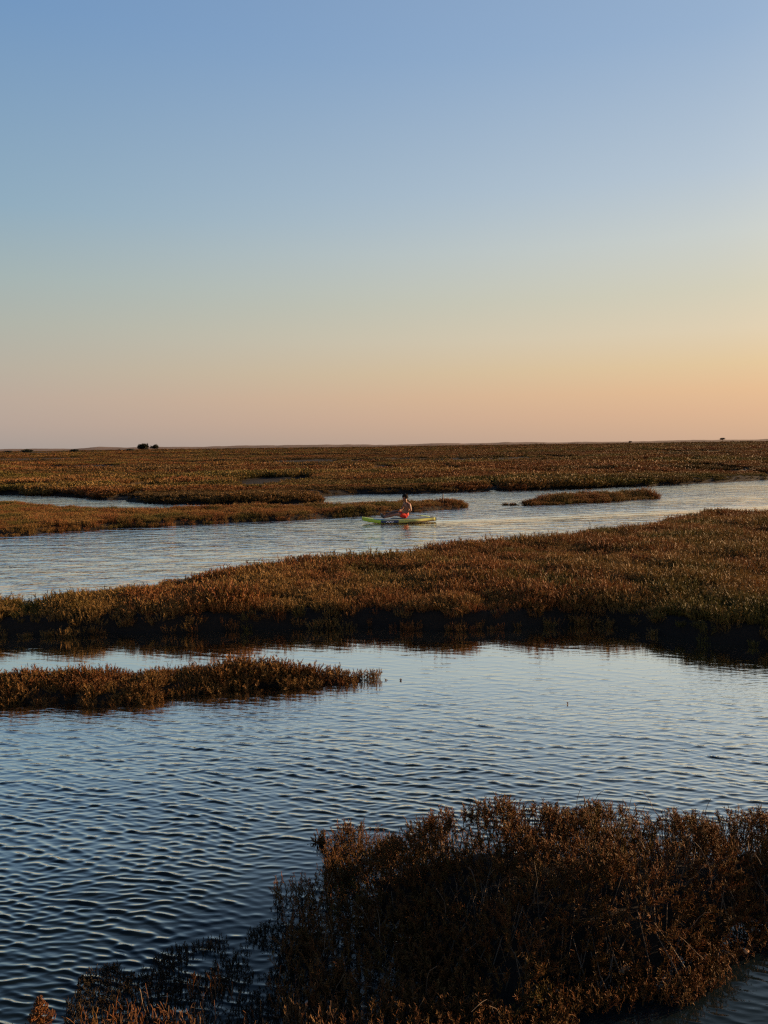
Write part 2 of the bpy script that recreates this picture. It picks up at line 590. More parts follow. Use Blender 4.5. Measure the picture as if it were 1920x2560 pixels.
def scatter(name, pts, scl, rot, coll, nvar, label, cat):
    me = bpy.data.meshes.new(name)
    me.vertices.add(len(pts))
    me.vertices.foreach_set('co', np.asarray(pts, np.float32).ravel())
    a = me.attributes.new('sc', 'FLOAT_VECTOR', 'POINT'); a.data.foreach_set('vector', np.asarray(scl, np.float32).ravel())
    a = me.attributes.new('rt', 'FLOAT_VECTOR', 'POINT'); a.data.foreach_set('vector', np.asarray(rot, np.float32).ravel())
    a = me.attributes.new('vi', 'INT', 'POINT'); a.data.foreach_set('value', rng.integers(0, nvar, len(pts)).astype(np.int32))
    o = link(name, me)
    g = bpy.data.node_groups.new(name, 'GeometryNodeTree')
    g.interface.new_socket('Geometry', in_out='INPUT', socket_type='NodeSocketGeometry')
    g.interface.new_socket('Geometry', in_out='OUTPUT', socket_type='NodeSocketGeometry')
    gi = g.nodes.new('NodeGroupInput'); go = g.nodes.new('NodeGroupOutput')
    ci = g.nodes.new('GeometryNodeCollectionInfo')
    ci.inputs['Collection'].default_value = coll
    ci.inputs['Separate Children'].default_value = True
    ci.inputs['Reset Children'].default_value = True
    ip = g.nodes.new('GeometryNodeInstanceOnPoints')
    ip.inputs['Pick Instance'].default_value = True

    def na(nm, typ):
        n = g.nodes.new('GeometryNodeInputNamedAttribute'); n.data_type = typ
        n.inputs['Name'].default_value = nm
        return [s for s in n.outputs if s.enabled and s.name == 'Attribute'][0]
    g.links.new(gi.outputs[0], ip.inputs['Points'])
    g.links.new(ci.outputs[0], ip.inputs['Instance'])
    g.links.new(na('vi', 'INT'), ip.inputs['Instance Index'])
    e2r = g.nodes.new('FunctionNodeEulerToRotation')
    g.links.new(na('rt', 'FLOAT_VECTOR'), e2r.inputs[0])
    g.links.new(e2r.outputs[0], ip.inputs['Rotation'])
    g.links.new(na('sc', 'FLOAT_VECTOR'), ip.inputs['Scale'])
    g.links.new(ip.outputs[0], go.inputs[0])
    md = o.modifiers.new('plants', 'NODES'); md.node_group = g
    tag(o, label, cat, kind='stuff')
    return o


def plant_cover(name, poly, H, edge, seed, spacing, coll, nvar, size, label, wob=0.15, sc=1.2, ymax=None, xlim=None, patchy=0.0, lo=-0.08, face=0.4):
    p = np.array(poly)
    x0, y0 = p.min(0); x1, y1 = p.max(0)
    if xlim: x0, x1 = max(x0, xlim[0]), min(x1, xlim[1])
    n = int((x1 - x0) * (y1 - y0) / spacing ** 2)
    x = rng.uniform(x0, x1, n); y = rng.uniform(y0, y1, n)
    z, sd = land_height(x, y, poly, H, edge, seed, wob, sc)
    k = ((sd > lo) | ((sd > -0.06) & (rng.random(n) < face))) & (np.abs(x) < 0.72 * y + 1.0)
    x, y, z, sd = x[k], y[k], z[k], sd[k]
    big = np.clip((vnoise(x * 0.75, y * 1.1, seed + 30, 3) - 0.5) * 2.0 + 0.5, 0, 1)
    med = vnoise(x * 2.7, y * 2.7, seed + 40, 2)
    s = size * (0.52 + 0.62 * big + 0.60 * (med - 0.5)) * rng.uniform(0.75, 1.25, len(x))
    s *= 0.65 + 0.35 * sstep(0, 0.5, sd)
    if patchy:
        k = (big + rng.uniform(-0.1, 0.1, len(x))) > patchy
        x, y, z, s, sd = x[k], y[k], z[k], s[k], sd[k]
    sx = s * rng.uniform(0.9, 1.3, len(x))
    rot = np.stack([rng.normal(0, 0.14, len(x)), rng.normal(0, 0.14, len(x)), rng.uniform(0, 6.283, len(x))], 1)
    return scatter(name, np.stack([x, y, np.maximum(z, 0.0)], 1), np.stack([sx, sx, s], 1), rot, coll, nvar, label, 'vegetation')


# ------------------------------------------------------------------ water
def build_water():
    px = 1 / 770.0
    ts = []
    t_ = 0.98
    while t_ > 0.1:
        ts.append(t_); t_ -= px * 0.75
    while t_ > 0.0009:
        ts.append(t_); t_ -= max(px * 0.9 * min(1, t_ / 0.02), 0.0003)
    ds = CAM_H / np.array(ts)
    ds = np.concatenate([[0.2, 0.8, 1.5, 2.1, 2.5, 2.68], ds[ds > 2.72], [3300]])
    us = np.concatenate([np.linspace(-3, -0.62, 14)[:-1], np.linspace(-0.62, 0.62, int(1.24 / (px * 1.7))), np.linspace(0.62, 3, 14)[1:]])
    X = us[None, :] * ds[:, None]
    Y = np.broadcast_to(ds[:, None], X.shape).copy()
    # directional ripple spectrum
    h = np.zeros_like(X)
    space = np.gradient(ds)[:, None]
    r = np.random.default_rng(11)
    wx = X + 0.10 * (vnoise(X * 1.1, Y * 1.1, 5, 2) - 0.5)
    wy = Y + 0.16 * (vnoise(X * 1.3 + 40, Y * 1.3, 6, 2) - 0.5)
    var = 0
    n = 46
    for i in range(n):
        lam = 0.032 * (0.20 / 0.032) ** (i / (n - 1)) * r.uniform(0.93, 1.07)
        k = 2 * math.pi / lam
        th = (R(74) + r.normal(0, R(7))) if i % 4 else (R(100) + r.normal(0, R(8)))
        w = math.exp(-0.5 * (math.log(lam / 0.060) / 0.42) ** 2)
        sl = 0.045 * w
        a = sl / k
        lod = sstep(1.8, 3.2, lam / space)
        h += lod * a * np.sin(k * (wx * math.cos(th) + wy * math.sin(th)) + r.uniform(0, 6.283))
        var += a * a / 2
    sg = math.sqrt(var)
    far2 = sstep(4.3, 6.6, Y)
    for i in range(26):
        lam = 0.085 * (0.30 / 0.085) ** (i / 25) * r.uniform(0.93, 1.07)
        k = 2 * math.pi / lam
        th = (R(73) + r.normal(0, R(8))) if i % 4 else (R(102) + r.normal(0, R(8)))
        w = math.exp(-0.5 * (math.log(lam / 0.135) / 0.35) ** 2)
        h += far2 * sstep(1.8, 3.2, lam / space) * 0.028 * w / k * np.sin(k * (wx * math.cos(th) + wy * math.sin(th)) + r.uniform(0, 6.283))
    hn = h / sg
    h = sg * (hn + 0.26 * (hn * hn - 1))
    # longer lazy undulation
    for lam, th, a in ((1.1, 75, 0.0014), (0.8, 60, 0.0010), (1.7, 100, 0.002)):
        k = 2 * math.pi / lam
        h += a * np.sin(k * (wx * math.cos(R(th)) + wy * math.sin(R(th))) + lam * 9)
    D = Y
    amp = 0.20 + 0.80 * sstep(9.4, 4.6, D)
    amp = np.where(D > 11, 0.9, amp)
    # lee of the shrub: calmer water
    sdF = sdf(X[:260], Y[:260], shrub_F) if False else None
    near = D < 7.5
    sdn = np.full(X.shape, -9.0)
    idx = near & (np.abs(us[None, :] * np.ones_like(D)) < 0.9)
    sdn[idx] = sdf(X[idx], Y[idx], shrub_F)
    lee = sstep(-0.75, -0.02, sdn) * (D < 5.2)
    amp = amp * (1 - 0.72 * lee)
    amp *= 0.35 + 1.3 * vnoise(X * 0.55, Y * 0.45, 60, 3)
    Zw = h * amp
    Zw[:6] = 0; Zw[-1] = 0
    chopa = sstep(11.2, 14.5, D) * (0.75 + 0.25 * sstep(60, 15, D))
    slick = -sdf(X, Y, P([(1040, 1308), (1300, 1296), (1600, 1283), (1930, 1266), (2100, 1258), (2100, 1264), (1930, 1273), (1600, 1289), (1300, 1302), (1050, 1314)]))
    chopa = chopa * (0.42 + 0.58 * sstep(-0.2, 1.2, slick))
    finea = (1 - sstep(11.0, 14, D)) * (0.14 + 0.50 * sstep(9.6, 7.5, D)) * (0.35 + 0.65 * sstep(4.2, 6.5, D)) * (1 - 0.6 * lee)
    v = np.stack([X, Y, Zw], -1).reshape(-1, 3)
    o = obj('water', v, grid_faces(*X.shape), M_water, smooth=True, attrs={'chop': chopa.ravel(), 'fine': finea.ravel()})
    tag(o, 'calm tidal water reflecting the evening sky', kind='structure')
    return o


build_water()

# ------------------------------------------------------------------ land
def pan(x, y):
    g = np.clip(y / 75, 0.7, 9)
    return vnoise(x * 0.030 / g + 3, 3.2 * np.log(np.maximum(y, 1) / 10) * 2.2, 91, 3)


STREAKS = []  # dark ground streaks, painted in place of the shade on creek banks
for (a_, b_, yy_, th_) in ((38, 87, 1192, 4), (353, 457, 1202, 6), (341, 411, 1222, 5), (608, 812, 1193, 7), (220, 278, 1187, 3), (500, 560, 1172, 3), (905, 1010, 1165, 3),
                           (1064, 1157, 1170, 4), (1498, 1568, 1150, 4), (1643, 1782, 1163, 6), (1672, 1770, 1143, 4), (1405, 1446, 1190, 6), (1180, 1230, 1200, 4),
                           (1560, 1720, 1128, 3), (60, 210, 1150, 3), (1840, 1930, 1180, 5), (130, 330, 1165, 3), (1300, 1420, 1140, 3), (700, 860, 1150, 3)):
    g0 = at((a_ + b_) / 2, yy_ + th_ / 2, 0.3)[1] * 0.86; g1 = at((a_ + b_) / 2, yy_ - th_ / 2, 0.3)[1]
    STREAKS.append((at(a_, yy_, 0.3), at(b_, yy_, 0.3), g0, g1))


def streak(X, Y):
    out_ = np.zeros(X.shape)
    for A_, B_, g0, g1 in STREAKS:
        t_ = (X - A_[0]) / (B_[0] - A_[0])
        m_ = np.clip(1 - np.abs(t_ * 2 - 1) ** 3, 0, 1)
        yc = (g0 + g1) / 2 + (B_[1] - A_[1]) * (t_ - .5) + (g1 - g0) * 0.5 * (vnoise(t_ * 4, t_ * 0, int(g0), 2) - .5)
        hw_ = (g1 - g0) / 2 * m_ + 1e-6
        out_ = np.maximum(out_, np.where((m_ > 0) & (np.abs(t_ - .5) < .5), np.clip(1.3 - np.abs(Y - yc) / hw_, 0, 1), 0))
    return out_


def far_height(X, Y):
    D = np.hypot(X, Y)
    sd = sdf(X, Y, far_poly)
    wob = 0.6 * np.clip(D / 50, 1, 6)
    sd = sd + wob * (vnoise(X * 0.5 / np.clip(D / 60, 1, 20), Y * 0.5 / np.clip(D / 60, 1, 20), 3) - 0.5)
    z = -0.25 + 0.55 * sstep(-0.4, 1.1, sd)
    # winding creeks cut into the marsh
    n = vnoise(X * 0.035, Y * 0.085, 21, 3)
    n2 = vnoise(X * 0.018 + 7, Y * 0.05, 25, 3)
    cr = np.maximum(1 - np.abs(n - 0.5) / 0.030, 0) * sstep(3, 9, sd)
    cr2 = np.maximum(1 - np.abs(n2 - 0.45) / 0.024, 0) * sstep(3, 9, sd)
    c = np.minimum(cr + cr2, 1) * (vnoise(X * 0.05 + 50, Y * 0.05, 29, 2) > 0.42)
    z = z - 0.28 * sstep(0, 0.6, c)
    z = z - 0.22 * sstep(0.05, 0.8, streak(X, Y))
    pd = np.full(X.shape, -99.0)
    for pn in ponds:
        pd = np.maximum(pd, sdf(X, Y, pn))
    z = np.where(pd > -1.5, np.minimum(z, 0.30 - 0.45 * sstep(-1.5, 0.3, pd)), z)
    z = z + 0.10 * (vnoise(X * 0.3, Y * 0.3, 33, 3) - 0.5) + 0.5 * sstep(150, 900, D) * (vnoise(X * 0.02, Y * 0.02, 35, 3) - 0.3)
    z = z + 0.55 * sstep(120, 700, D)
    return z, sd, c, pd


def build_far():
    ds = [32.0]
    while ds[-1] < 3300:
        ds.append(ds[-1] * 1.0065 if ds[-1] < 220 else ds[-1] * 1.018)
    ds = np.array(ds)
    us = np.linspace(-0.85, 0.85, 520)
    X = us[None, :] * ds[:, None]; Y = np.broadcast_to(ds[:, None], X.shape).copy()
    z, sd, c, pd = far_height(X, Y)
    q = pan(X, Y)
    mud_shade = np.maximum(sstep(0.42, 0.38, q) * sstep(20, 24, sd), sstep(0.1, 0.4, c)) * sstep(900, 500, Y)
    mud_shade = np.maximum(np.maximum(mud_shade, sstep(2.5, 1.5, sd)), sstep(0.1, 0.4, streak(X, Y)))  # shore is bare mud; streaks paint bank shade into the ground colour
    f = grid_faces(*X.shape)
    f = f[(sd.ravel()[f] > -1.5).any(1)]
    used = np.unique(f); mp_ = np.zeros(X.size, int); mp_[used] = np.arange(len(used))
    v = np.stack([X, Y, z], -1).reshape(-1, 3)[used]
    tag(obj('marsh_terrain', v, mp_[f], M_farground, smooth=True, attrs={'mud_shade': mud_shade.ravel()[used]}), kind='structure')


build_far()

far_coll = variants('far_clump', M_far, 6, n_stem=34, height=0.26, rad=0.30, w=0.015, branch=4, bl=0.07, spread=0.4)


def s_keep(x, y, sd):
    # bare dark pans between the bushes, long across the view
    q = pan(x, y)
    return (q > 0.40) | (sd < 22) | (rng.random(len(x)) < 0.06)


n = 130000
dd = np.exp(rng.uniform(math.log(33), math.log(700), n)); uu = rng.uniform(-0.66, 0.66, n)
X = uu * dd; Y = dd
z, sd, c, pd = far_height(X, Y)
k = (sd > 0.45) & (c < 0.25) & (pd < -0.8)
X, Y, z, sd = X[k], Y[k], z[k], sd[k]
lf = np.clip(Y / 60, 1, 8)
big = np.clip((vnoise(X * 0.09 / lf ** .8, np.log(Y) * 14, 77, 3) - 0.5) * 2.4 + 0.5, 0, 1); med = vnoise(X * 0.7, Y * 0.9, 78, 2)
k = (streak(X, Y) < 0.25) & ((big > 0.10) | (sd < 22)) & (s_keep(X, Y, sd))
X, Y, z, sd, big, med = X[k], Y[k], z[k], sd[k], big[k], med[k]
s = (0.40 + 0.95 * big + 0.6 * (med - 0.5)) * rng.uniform(0.7, 1.3, len(X))
grow = np.clip((Y / 45) ** 0.62, 0.9, 6)
sx = s * grow * 1.15
sz = s * np.clip((Y / 45) ** 0.25, 0.9, 1.9) * (0.62 + 0.38 * sstep(40, 58, Y))
scatter('marsh_scrub', np.stack([X, Y, z], 1), np.stack([sx, sx, sz], 1),
        np.stack([rng.normal(0, .1, len(X)), rng.normal(0, .1, len(X)), rng.uniform(0, 6.283, len(X))], 1), far_coll, 6,
        'rust and olive salt marsh scrub covering the far plain up to the horizon', 'vegetation')

mid_coll = variants('marsh_tuft', M_marsh, 8, n_stem=20, height=0.25, rad=0.13, w=0.0040, branch=6, bl=0.042, spread=0.27)
isl_coll = variants('island_tuft', M_island, 8, n_stem=16, height=0.23, rad=0.13, w=0.0042, branch=9, bl=0.040, spread=0.5)

land('mud_bank', bank_D, 0.25, 0.20, 0.07, 101, M_mud, 0.10, 0.9)
plant_cover('bank_scrub', bank_D, 0.25, 0.20, 101, 0.098, mid_coll, 8, 1.02,
            'broad band of brown and olive marsh plants on the middle bank', wob=0.10, sc=0.9, lo=0.10)
land('mud_strip', strip_B, 0.16, 0.30, 0.12, 102, M_mud, 0.2, 0.6)
plant_cover('strip_scrub', strip_B, 0.16, 0.30, 102, 0.10, mid_coll, 8, 0.78,
            'long low strip of brown marsh plants behind the paddle board', wob=0.2, sc=0.6, lo=0.08)
land('mud_shoal', isle_C, 0.12, 0.4, 0.14, 103, M_mud, 0.15, 0.8)
plant_cover('shoal_scrub', isle_C, 0.12, 0.4, 103, 0.11, mid_coll, 8, 1.15,
            'small dark hump of marsh plants alone in the far channel', wob=0.15, sc=0.8)
land('mud_islet', isle_E, 0.10, 0.15, 0.045, 104, M_mud, 0.08, 1.6)
plant_cover('islet_scrub', isle_E, 0.10, 0.15, 104, 0.066, isl_coll, 8, 0.90,
            'rust brown feathery plants on the narrow islet in the calm water', wob=0.08, sc=1.6, lo=0.04)

# ------------------------------------------------------------------ foreground shrub
def sprig(B, p, d, L, tint, leaf=0.028, w=0.0024, nl=16):
    segs = 4
    d = d / np.linalg.norm(d)
    for k in range(segs):
        q = p + d * L / segs
        B.add(p, q, w * 0.9, w * 0.8, 0.45 + 0.5 * k / segs, tint)
        m = nl // segs
        r_ = rng.random(m)
        o = p + (q - p) * r_[:, None]
        rd = rng.normal(size=(m, 3))
        rd -= (rd @ d)[:, None] * d
        rd /= np.linalg.norm(rd, axis=1, keepdims=True) + 1e-9
        bd = d * 0.75 + rd * 0.75 + np.array([0, 0, 0.15])
        bd /= np.linalg.norm(bd, axis=1, keepdims=True)
        ln = leaf * rng.uniform(0.6, 1.25, m)[:, None] * (1.0 - 0.12 * k)
        B.addn(o, o + bd * ln, w, w * 0.75, 0.6 + 0.4 * (k + 1) / segs, tint + rng.uniform(-.15, .15, m))
        d = d + rng.normal(size=3) * 0.16 + np.array([0, 0, 0.06]); d = d / np.linalg.norm(d)
        p = q


def canopy(x, y):
    sd = sdf(x, y, shrub_F) + 0.10 * (vnoise(x * 3.2, y * 3.2, 200, 3) - 0.5) * 2
    mound = vnoise(x * 2.0, y * 2.0, 210, 3)
    xe = x - 0.55 * np.clip(5.0 - y, 0, 2)
    H = 0.09 + 0.40 * sstep(-0.75, 0.30, xe) * (0.74 + 0.60 * mound)
    H *= 0.65 + 0.35 * sstep(3.2, 4.2, y)
    h = H * sstep(-0.03, 0.34, sd)
    return h, sd


def build_shrub():
    root = empty('samphire_bush', (1.1, 4.2, 0))
    tag(root, 'large bushy reddish brown marsh shrub rising from the water in the lower right corner', 'shrub')
    off = np.array([1.1, 4.2, 0])
    p = np.array(shrub_F)
    x0, y0 = p.min(0) - .1; x1, y1 = p.max(0) + .1
    x1 = min(x1, 3.6)
    A = (x1 - x0) * (y1 - y0)
    n = int(A * 2700)
    x = rng.uniform(x0, x1, n); y = rng.uniform(y0, y1, n)
    h, sd = canopy(x, y)
    clump = vnoise(x * 7, y * 7, 220, 2)
    k = (sd > -0.06) & (rng.random(n) < (0.25 + 1.5 * np.clip(clump - 0.33, 0, 1)) * (0.62 + 0.38 * sstep(-0.9, -0.1, x - 0.5 * np.clip(5.0 - y, 0, 2))))
    x, y, h, sd, clump = x[k], y[k], h[k], sd[k], clump[k]
    e = 0.03
    hx = (canopy(x + e, y)[0] - canopy(x - e, y)[0]) / (2 * e)
    hy = (canopy(x, y + e)[0] - canopy(x, y - e)[0]) / (2 * e)
    B = Blades(3)
    for i in range(len(x)):
        L = random.uniform(0.07, 0.14)
        depth = 0.0 if random.random() < 0.72 else random.uniform(0.04, 0.16)
        d = np.array([-hx[i] * 0.55, -hy[i] * 0.55, 1.0]); d /= np.linalg.norm(d)
        d = d + rng.normal(size=3) * 0.36
        z0 = max(0.005, h[i] + 0.10 * (clump[i] - .5) - L * 0.8 - depth)
        edge_thin = sd[i] < 0.07
        sprig(B, np.array([x[i], y[i], z0]) - off, d, L, random.random(), leaf=0.030 if not edge_thin else 0.022,
              w=0.0018, nl=22 if not edge_thin else 12)
    v, f, at_ = B.build()
    tag(obj('foliage', v, f, M_shrub, root, attrs=at_), kind='stuff')
    # woody stems carrying the leaves
    S = Blades(3)
    m = 900
    xs = rng.uniform(x0, x1, m * 3); ys = rng.uniform(y0, y1, m * 3)
    hh, ss = canopy(xs, ys)
    sel = np.where(ss > 0.02)[0][:m]
    for i in sel:
        q = np.array([xs[i], ys[i], hh[i] - 0.03]) - off
        p0 = np.array([xs[i] + random.uniform(-.16, .16), ys[i] + random.uniform(-.16, .16), -0.04]) - off
        mid = (p0 + q) / 2 + rng.normal(size=3) * 0.03
        S.add(p0, mid, 0.0045, 0.0035, 0.1); S.add(mid, q, 0.0035, 0.002, 0.2)
    # a few bare wands lying over the crown
    for i in range(60):
        j = random.choice(list(sel))
        p0 = np.array([xs[j], ys[j], hh[j] - 0.05]) - off
        d = rnd_dir(1.0)
        for k in range(5):
            q = p0 + d * 0.045
            S.add(p0, q, 0.0016, 0.0014, 1.0); p0 = q
            d = d + rng.normal(size=3) * 0.3; d /= np.linalg.norm(d)
    v, f, at_ = S.build()
    tag(obj('stems', v, f, M_twig, root, attrs=at_), kind='stuff')


build_shrub()


def shrub_core():  # near-black core added to darken the shrub's inside and block the water behind
    p = np.array(shrub_F)
    x0, y0 = p.min(0) - .1; x1, y1 = p.max(0) + .1
    X, Y = np.meshgrid(np.arange(x0, x1, .04), np.arange(y0, y1, .04))
    h, sd = canopy(X, Y)
    z = -0.12 + (h * 0.42 + 0.10) * sstep(0.04, 0.34, sd) * sstep(-0.9, -0.1, X - 0.5 * np.clip(5.0 - Y, 0, 2)) + 0.09 * (vnoise(X * 9, Y * 9, 230, 3) - .5)
    tag(obj('dark_core', np.stack([X, Y, z], -1).reshape(-1, 3), grid_faces(*X.shape), M_mud, smooth=True), kind='structure')


shrub_core()

# ------------------------------------------------------------------ low plants in the bottom left shallows
low_G = P([(700, 2290), (620, 2330), (540, 2350), (430, 2372), (318, 2404), (240, 2425), (185, 2450), (165, 2520), (150, 2620), (420, 2700), (900, 2700), (900, 2450), (760, 2330)])
pg = np.array(low_G)


def build_low():
    root = empty('shallows_scrub', (-0.4, 3.6, 0))
    off = np.array([-0.4, 3.6, 0])
    tag(root, 'sparse dark stems of drowned marsh plants along the lower edge of the water', 'vegetation', kind='stuff')
    B = Blades(3)
    n = 8500
    x = rng.uniform(pg[:, 0].min(), pg[:, 0].max(), n); y = rng.uniform(pg[:, 1].min(), pg[:, 1].max(), n)
    sd = sdf(x, y, low_G)
    cl = vnoise(x * 6, y * 6, 300, 2)
    k = (sd > 0) & (cl + rng.uniform(-.10, .10, n) + 0.12 * sstep(0.0, 0.4, sd) > 0.46)
    for xi, yi, ci in zip(x[k], y[k], cl[k]):
        L = random.uniform(0.02, 0.045) * (0.3 + ci)
        sprig(B, np.array([xi, yi, -0.01]) - off, rnd_dir(0.4), L, random.random(), leaf=0.015, w=0.0017, nl=7)
    v, f, at_ = B.build()
    tag(obj('sprigs', v, f, M_drowned, root, attrs=at_), kind='stuff')


build_low()


def glasswort(loc, n, height, rad, label, forked=True, name='glasswort', mat=None, group=None, w=0.0021):
    """upright jointed stems with short side shoots"""
    B = Blades(3)
    for _ in range(n):
        a = random.uniform(0, 6.283); r = rad * math.sqrt(random.random())
        p = np.array([r * math.cos(a), r * math.sin(a), 0.004])
        B.add(np.array([0, 0, -0.02]), p, w, w, 0.5, 0.5)
        d = rnd_dir(0.22); L = height * random.uniform(0.5, 1.1)
        segs = 6; ti = random.random()
        for k in range(segs):
            q = p + d * L / segs
            B.add(p, q, w, w * 0.85, 0.5 + k / segs / 2, ti)
            if forked and k in (1, 2, 3, 4):
                for s_ in range(2):
                    bd = d + rng.normal(size=3) * 0.32; bd[2] = abs(bd[2]) + .2; bd /= np.linalg.norm(bd)
                    m_ = q + bd * L * 0.13
                    B.add(q, m_, w * 0.85, w * 0.8, 0.8, ti)
                    bd2 = bd + np.array([0, 0, 0.8]); bd2 /= np.linalg.norm(bd2)
                    B.add(m_, m_ + bd2 * L * 0.14, w * 0.8, w * 0.6, 1.0, ti)
            d = d + rng.normal(size=3) * 0.09 + np.array([0, 0, .05]); d /= np.linalg.norm(d)
            p = q
    v, f, at_ = B.build()
    o = obj(name, v, f, mat or M_glass, attrs=at_)
    o.location = loc
    tag(o, label, 'plant', group)
    return o


# conical plant in the corner
def cone_plant(loc):
    B = Blades(3)
    H = 0.17
    for k in range(26):
        z_ = H * (0.08 + 0.9 * k / 26)
        r_ = 0.062 * (1 - k / 27) + 0.006
        for j in range(8):
            a = random.uniform(0, 6.283)
            d = np.array([math.cos(a), math.sin(a), 0.15])
            p0 = np.array([0, 0, z_])
            q = p0 + d * r_ * random.uniform(0.7, 1.0)
            q2 = q + np.array([math.cos(a) * .3, math.sin(a) * .3, 0.9]) * r_ * 0.35
            B.add(p0, q, 0.0022, 0.0024, 0.9, random.random()); B.add(q, q2, 0.0024, 0.0018, 1.0, random.random())
    B.add(np.array([0, 0, -0.02]), np.array([0.004, 0, H]), 0.004, 0.002, 0.5, 0.5)
    v, f, at_ = B.build()
    o = obj('seablite', v, f, M_glass, attrs=at_)
    o.location = loc
    tag(o, 'small cone shaped pale brown plant like a tiny fir in the bottom corner', 'plant')


cone_plant(at(103, 2574))
gl = [((40, 2590), 10, .085, .06, 'short pale upright shoots just left of the cone shaped plant'),
      ((345, 2592), 18, .13, .08, 'fan of pale forked stems with one long bent wand above it'),
      ((430, 2585), 22, .10, .08, 'dense orange brown shoots beside the fan of forked stems'),
      ((490, 2580), 18, .11, .06, 'tight upright cluster of orange shoots at the bottom edge, right of the dense one'),
      ((520, 2470), 20, .12, .12, 'taller dull brown wavy stems standing farther out in the dark shallows'),
      ((655, 2585), 12, .10, .05, 'lone thin bunch of rusty stems between the tight cluster and the long row'),
      ((735, 2560), 14, .15, .07, 'tall pale stems at the left end of the long row by the bush'),
      ((800, 2590), 18, .16, .09, 'thick bunch of tall tan stems in the middle of the row by the bush'),
      ((850, 2575), 12, .14, .05, 'slender stems leaning right at the end of the row by the bush')]
for (px_, py_), n_, h_, r_, lab in gl:
    glasswort(at(px_, py_ + 12), n_, h_ * .85, r_ * .8, lab, group='pale glasswort stems along the bottom edge')


def fringe():
    # fine pale stems massed along the near shore, too many to count
    B = Blades(3)
    pg_ = np.array(P([(230, 2540), (420, 2520), (700, 2490), (1000, 2490), (1250, 2530), (1250, 2680), (100, 2680)]))
    n = 900
    x = rng.uniform(pg_[:, 0].min(), pg_[:, 0].max(), n); y = rng.uniform(pg_[:, 1].min(), pg_[:, 1].max(), n)
    k = (sdf(x, y, pg_) > 0) & (vnoise(x * 9, y * 9, 310, 2) > 0.47)
    off = np.array([-.2, 3.3, 0])
    for xi, yi in zip(x[k], y[k]):
        p = np.array([xi, yi, -.01]) - off; d = rnd_dir(.25); L = random.uniform(.05, .12); ti = random.random()
        for q_ in range(4):
            q = p + d * L / 4
            B.add(p, q, .0019, .0016, .4 + q_ * .18, ti)
            if q_ and random.random() < .7:
                bd = d + rng.normal(size=3) * .4; bd /= np.linalg.norm(bd)
                B.add(q, q + bd * L * .22, .0017, .0012, .9, ti)
            d = d + rng.normal(size=3) * .14; d /= np.linalg.norm(d); p = q
    v, f, at_ = B.build()
    o = obj('stem_fringe', v, f, M_glass, attrs=at_); o.location = off
    tag(o, 'uneven fringe of fine pale stems along the bottom edge in front of the dark shallows', 'vegetation', kind='stuff')


fringe()


def wand(name, base, pts, r0, label, mat=M_twig):
    B = Blades(3)
    p = np.array(pts, float)
    for a, b in zip(p[:-1], p[1:]):
        B.add(a, b, r0, r0 * 0.8, 1.0)
    v, f, at_ = B.build()
    o = obj(name, v, f, mat, attrs=at_); o.location = base
    tag(o, label, 'twig')


b = at(372, 2560)
wand('bare_twig', b, [(0, 0, 0), (-.012, 0, .05), (-.03, .01, .1), (-.035, .01, .15), (-.04, .01, .17)], .0025, 'long bare grey wand bent above the fan of forked stems')
b = at(1440, 2000, 0.42)
wand('bare_twig', b, [(0, 0, -.05), (.01, 0, .02), (.02, 0, .05), (.035, 0, .085)], .0018, 'thin dry wand sticking up behind the crown of the big bush')
b = at(1018, 2060, 0.2)
wand('bare_twig', b, [(0, 0, -.08), (.0, 0, .0), (-.012, 0, .04), (-.03, 0, .055)], .0028, 'dark hooked twig at the upper left edge of the big bush')

# loose sprigs standing in the water
def small_sprig(name, loc, n, L, spread, leaf, label, w=0.0028, mat=M_shrub, nl=10, flat=0.0):
    B = Blades(3)
    for _ in range(n):
        d = rnd_dir(spread); d[2] *= (1 - flat)
        p = np.array([random.uniform(-1, 1), random.uniform(-1, 1), 0]) * L * (0.35 if n > 3 else 0.1)
        sprig(B, p + np.array([0, 0, -0.01]), d, L * random.uniform(.6, 1.1), random.random(), leaf=leaf, w=w, nl=nl)
    v, f, at_ = B.build()
    o = obj(name, v, f, mat, attrs=at_); o.location = loc
    tag(o, label, 'plant')


small_sprig('water_sprig', at(803, 2108), 26, .10, 0.8, .022, 'small dark leafy sprig alone in the water left of the big bush', nl=14)
small_sprig('water_sprig', at(1002, 1702), 2, .035, 0.5, .02, 'tiny dark sprig just off the tip of the narrow islet', w=.004, nl=6)
small_sprig('water_sprig', at(962, 1701), 4, .03, 0.9, .012, 'little dark tangle touching the tip of the narrow islet', w=.004, nl=6)
small_sprig('water_sprig', at(1421, 1761), 1, .05, 0.3, .02, 'single forked stem far out in the open rippled water', w=.004, nl=4)

for (px_, py_, w_, lab) in ((1264, 1263, .14, 'smaller round dark tuft in the channel off the left end of the hump'),
                            (1283, 1263, .19, 'wider dark tuft in the channel between the small tuft and the hump')):
    B = Blades(2)
    for _ in range(160):
        d = rnd_dir(0.9)
        p0 = np.array([random.uniform(-1, 1) * w_ * .7, random.uniform(-1, 1) * w_ * .5, -0.02])
        B.add(p0, p0 + d * 0.14 * random.uniform(.6, 1.1), .010, .006, random.random())
    v, f, at_ = B.build()
    o = obj('reed_tuft', v, f, M_marsh, attrs=at_); o.location = at(px_, py_)
    tag(o, lab, 'plant')

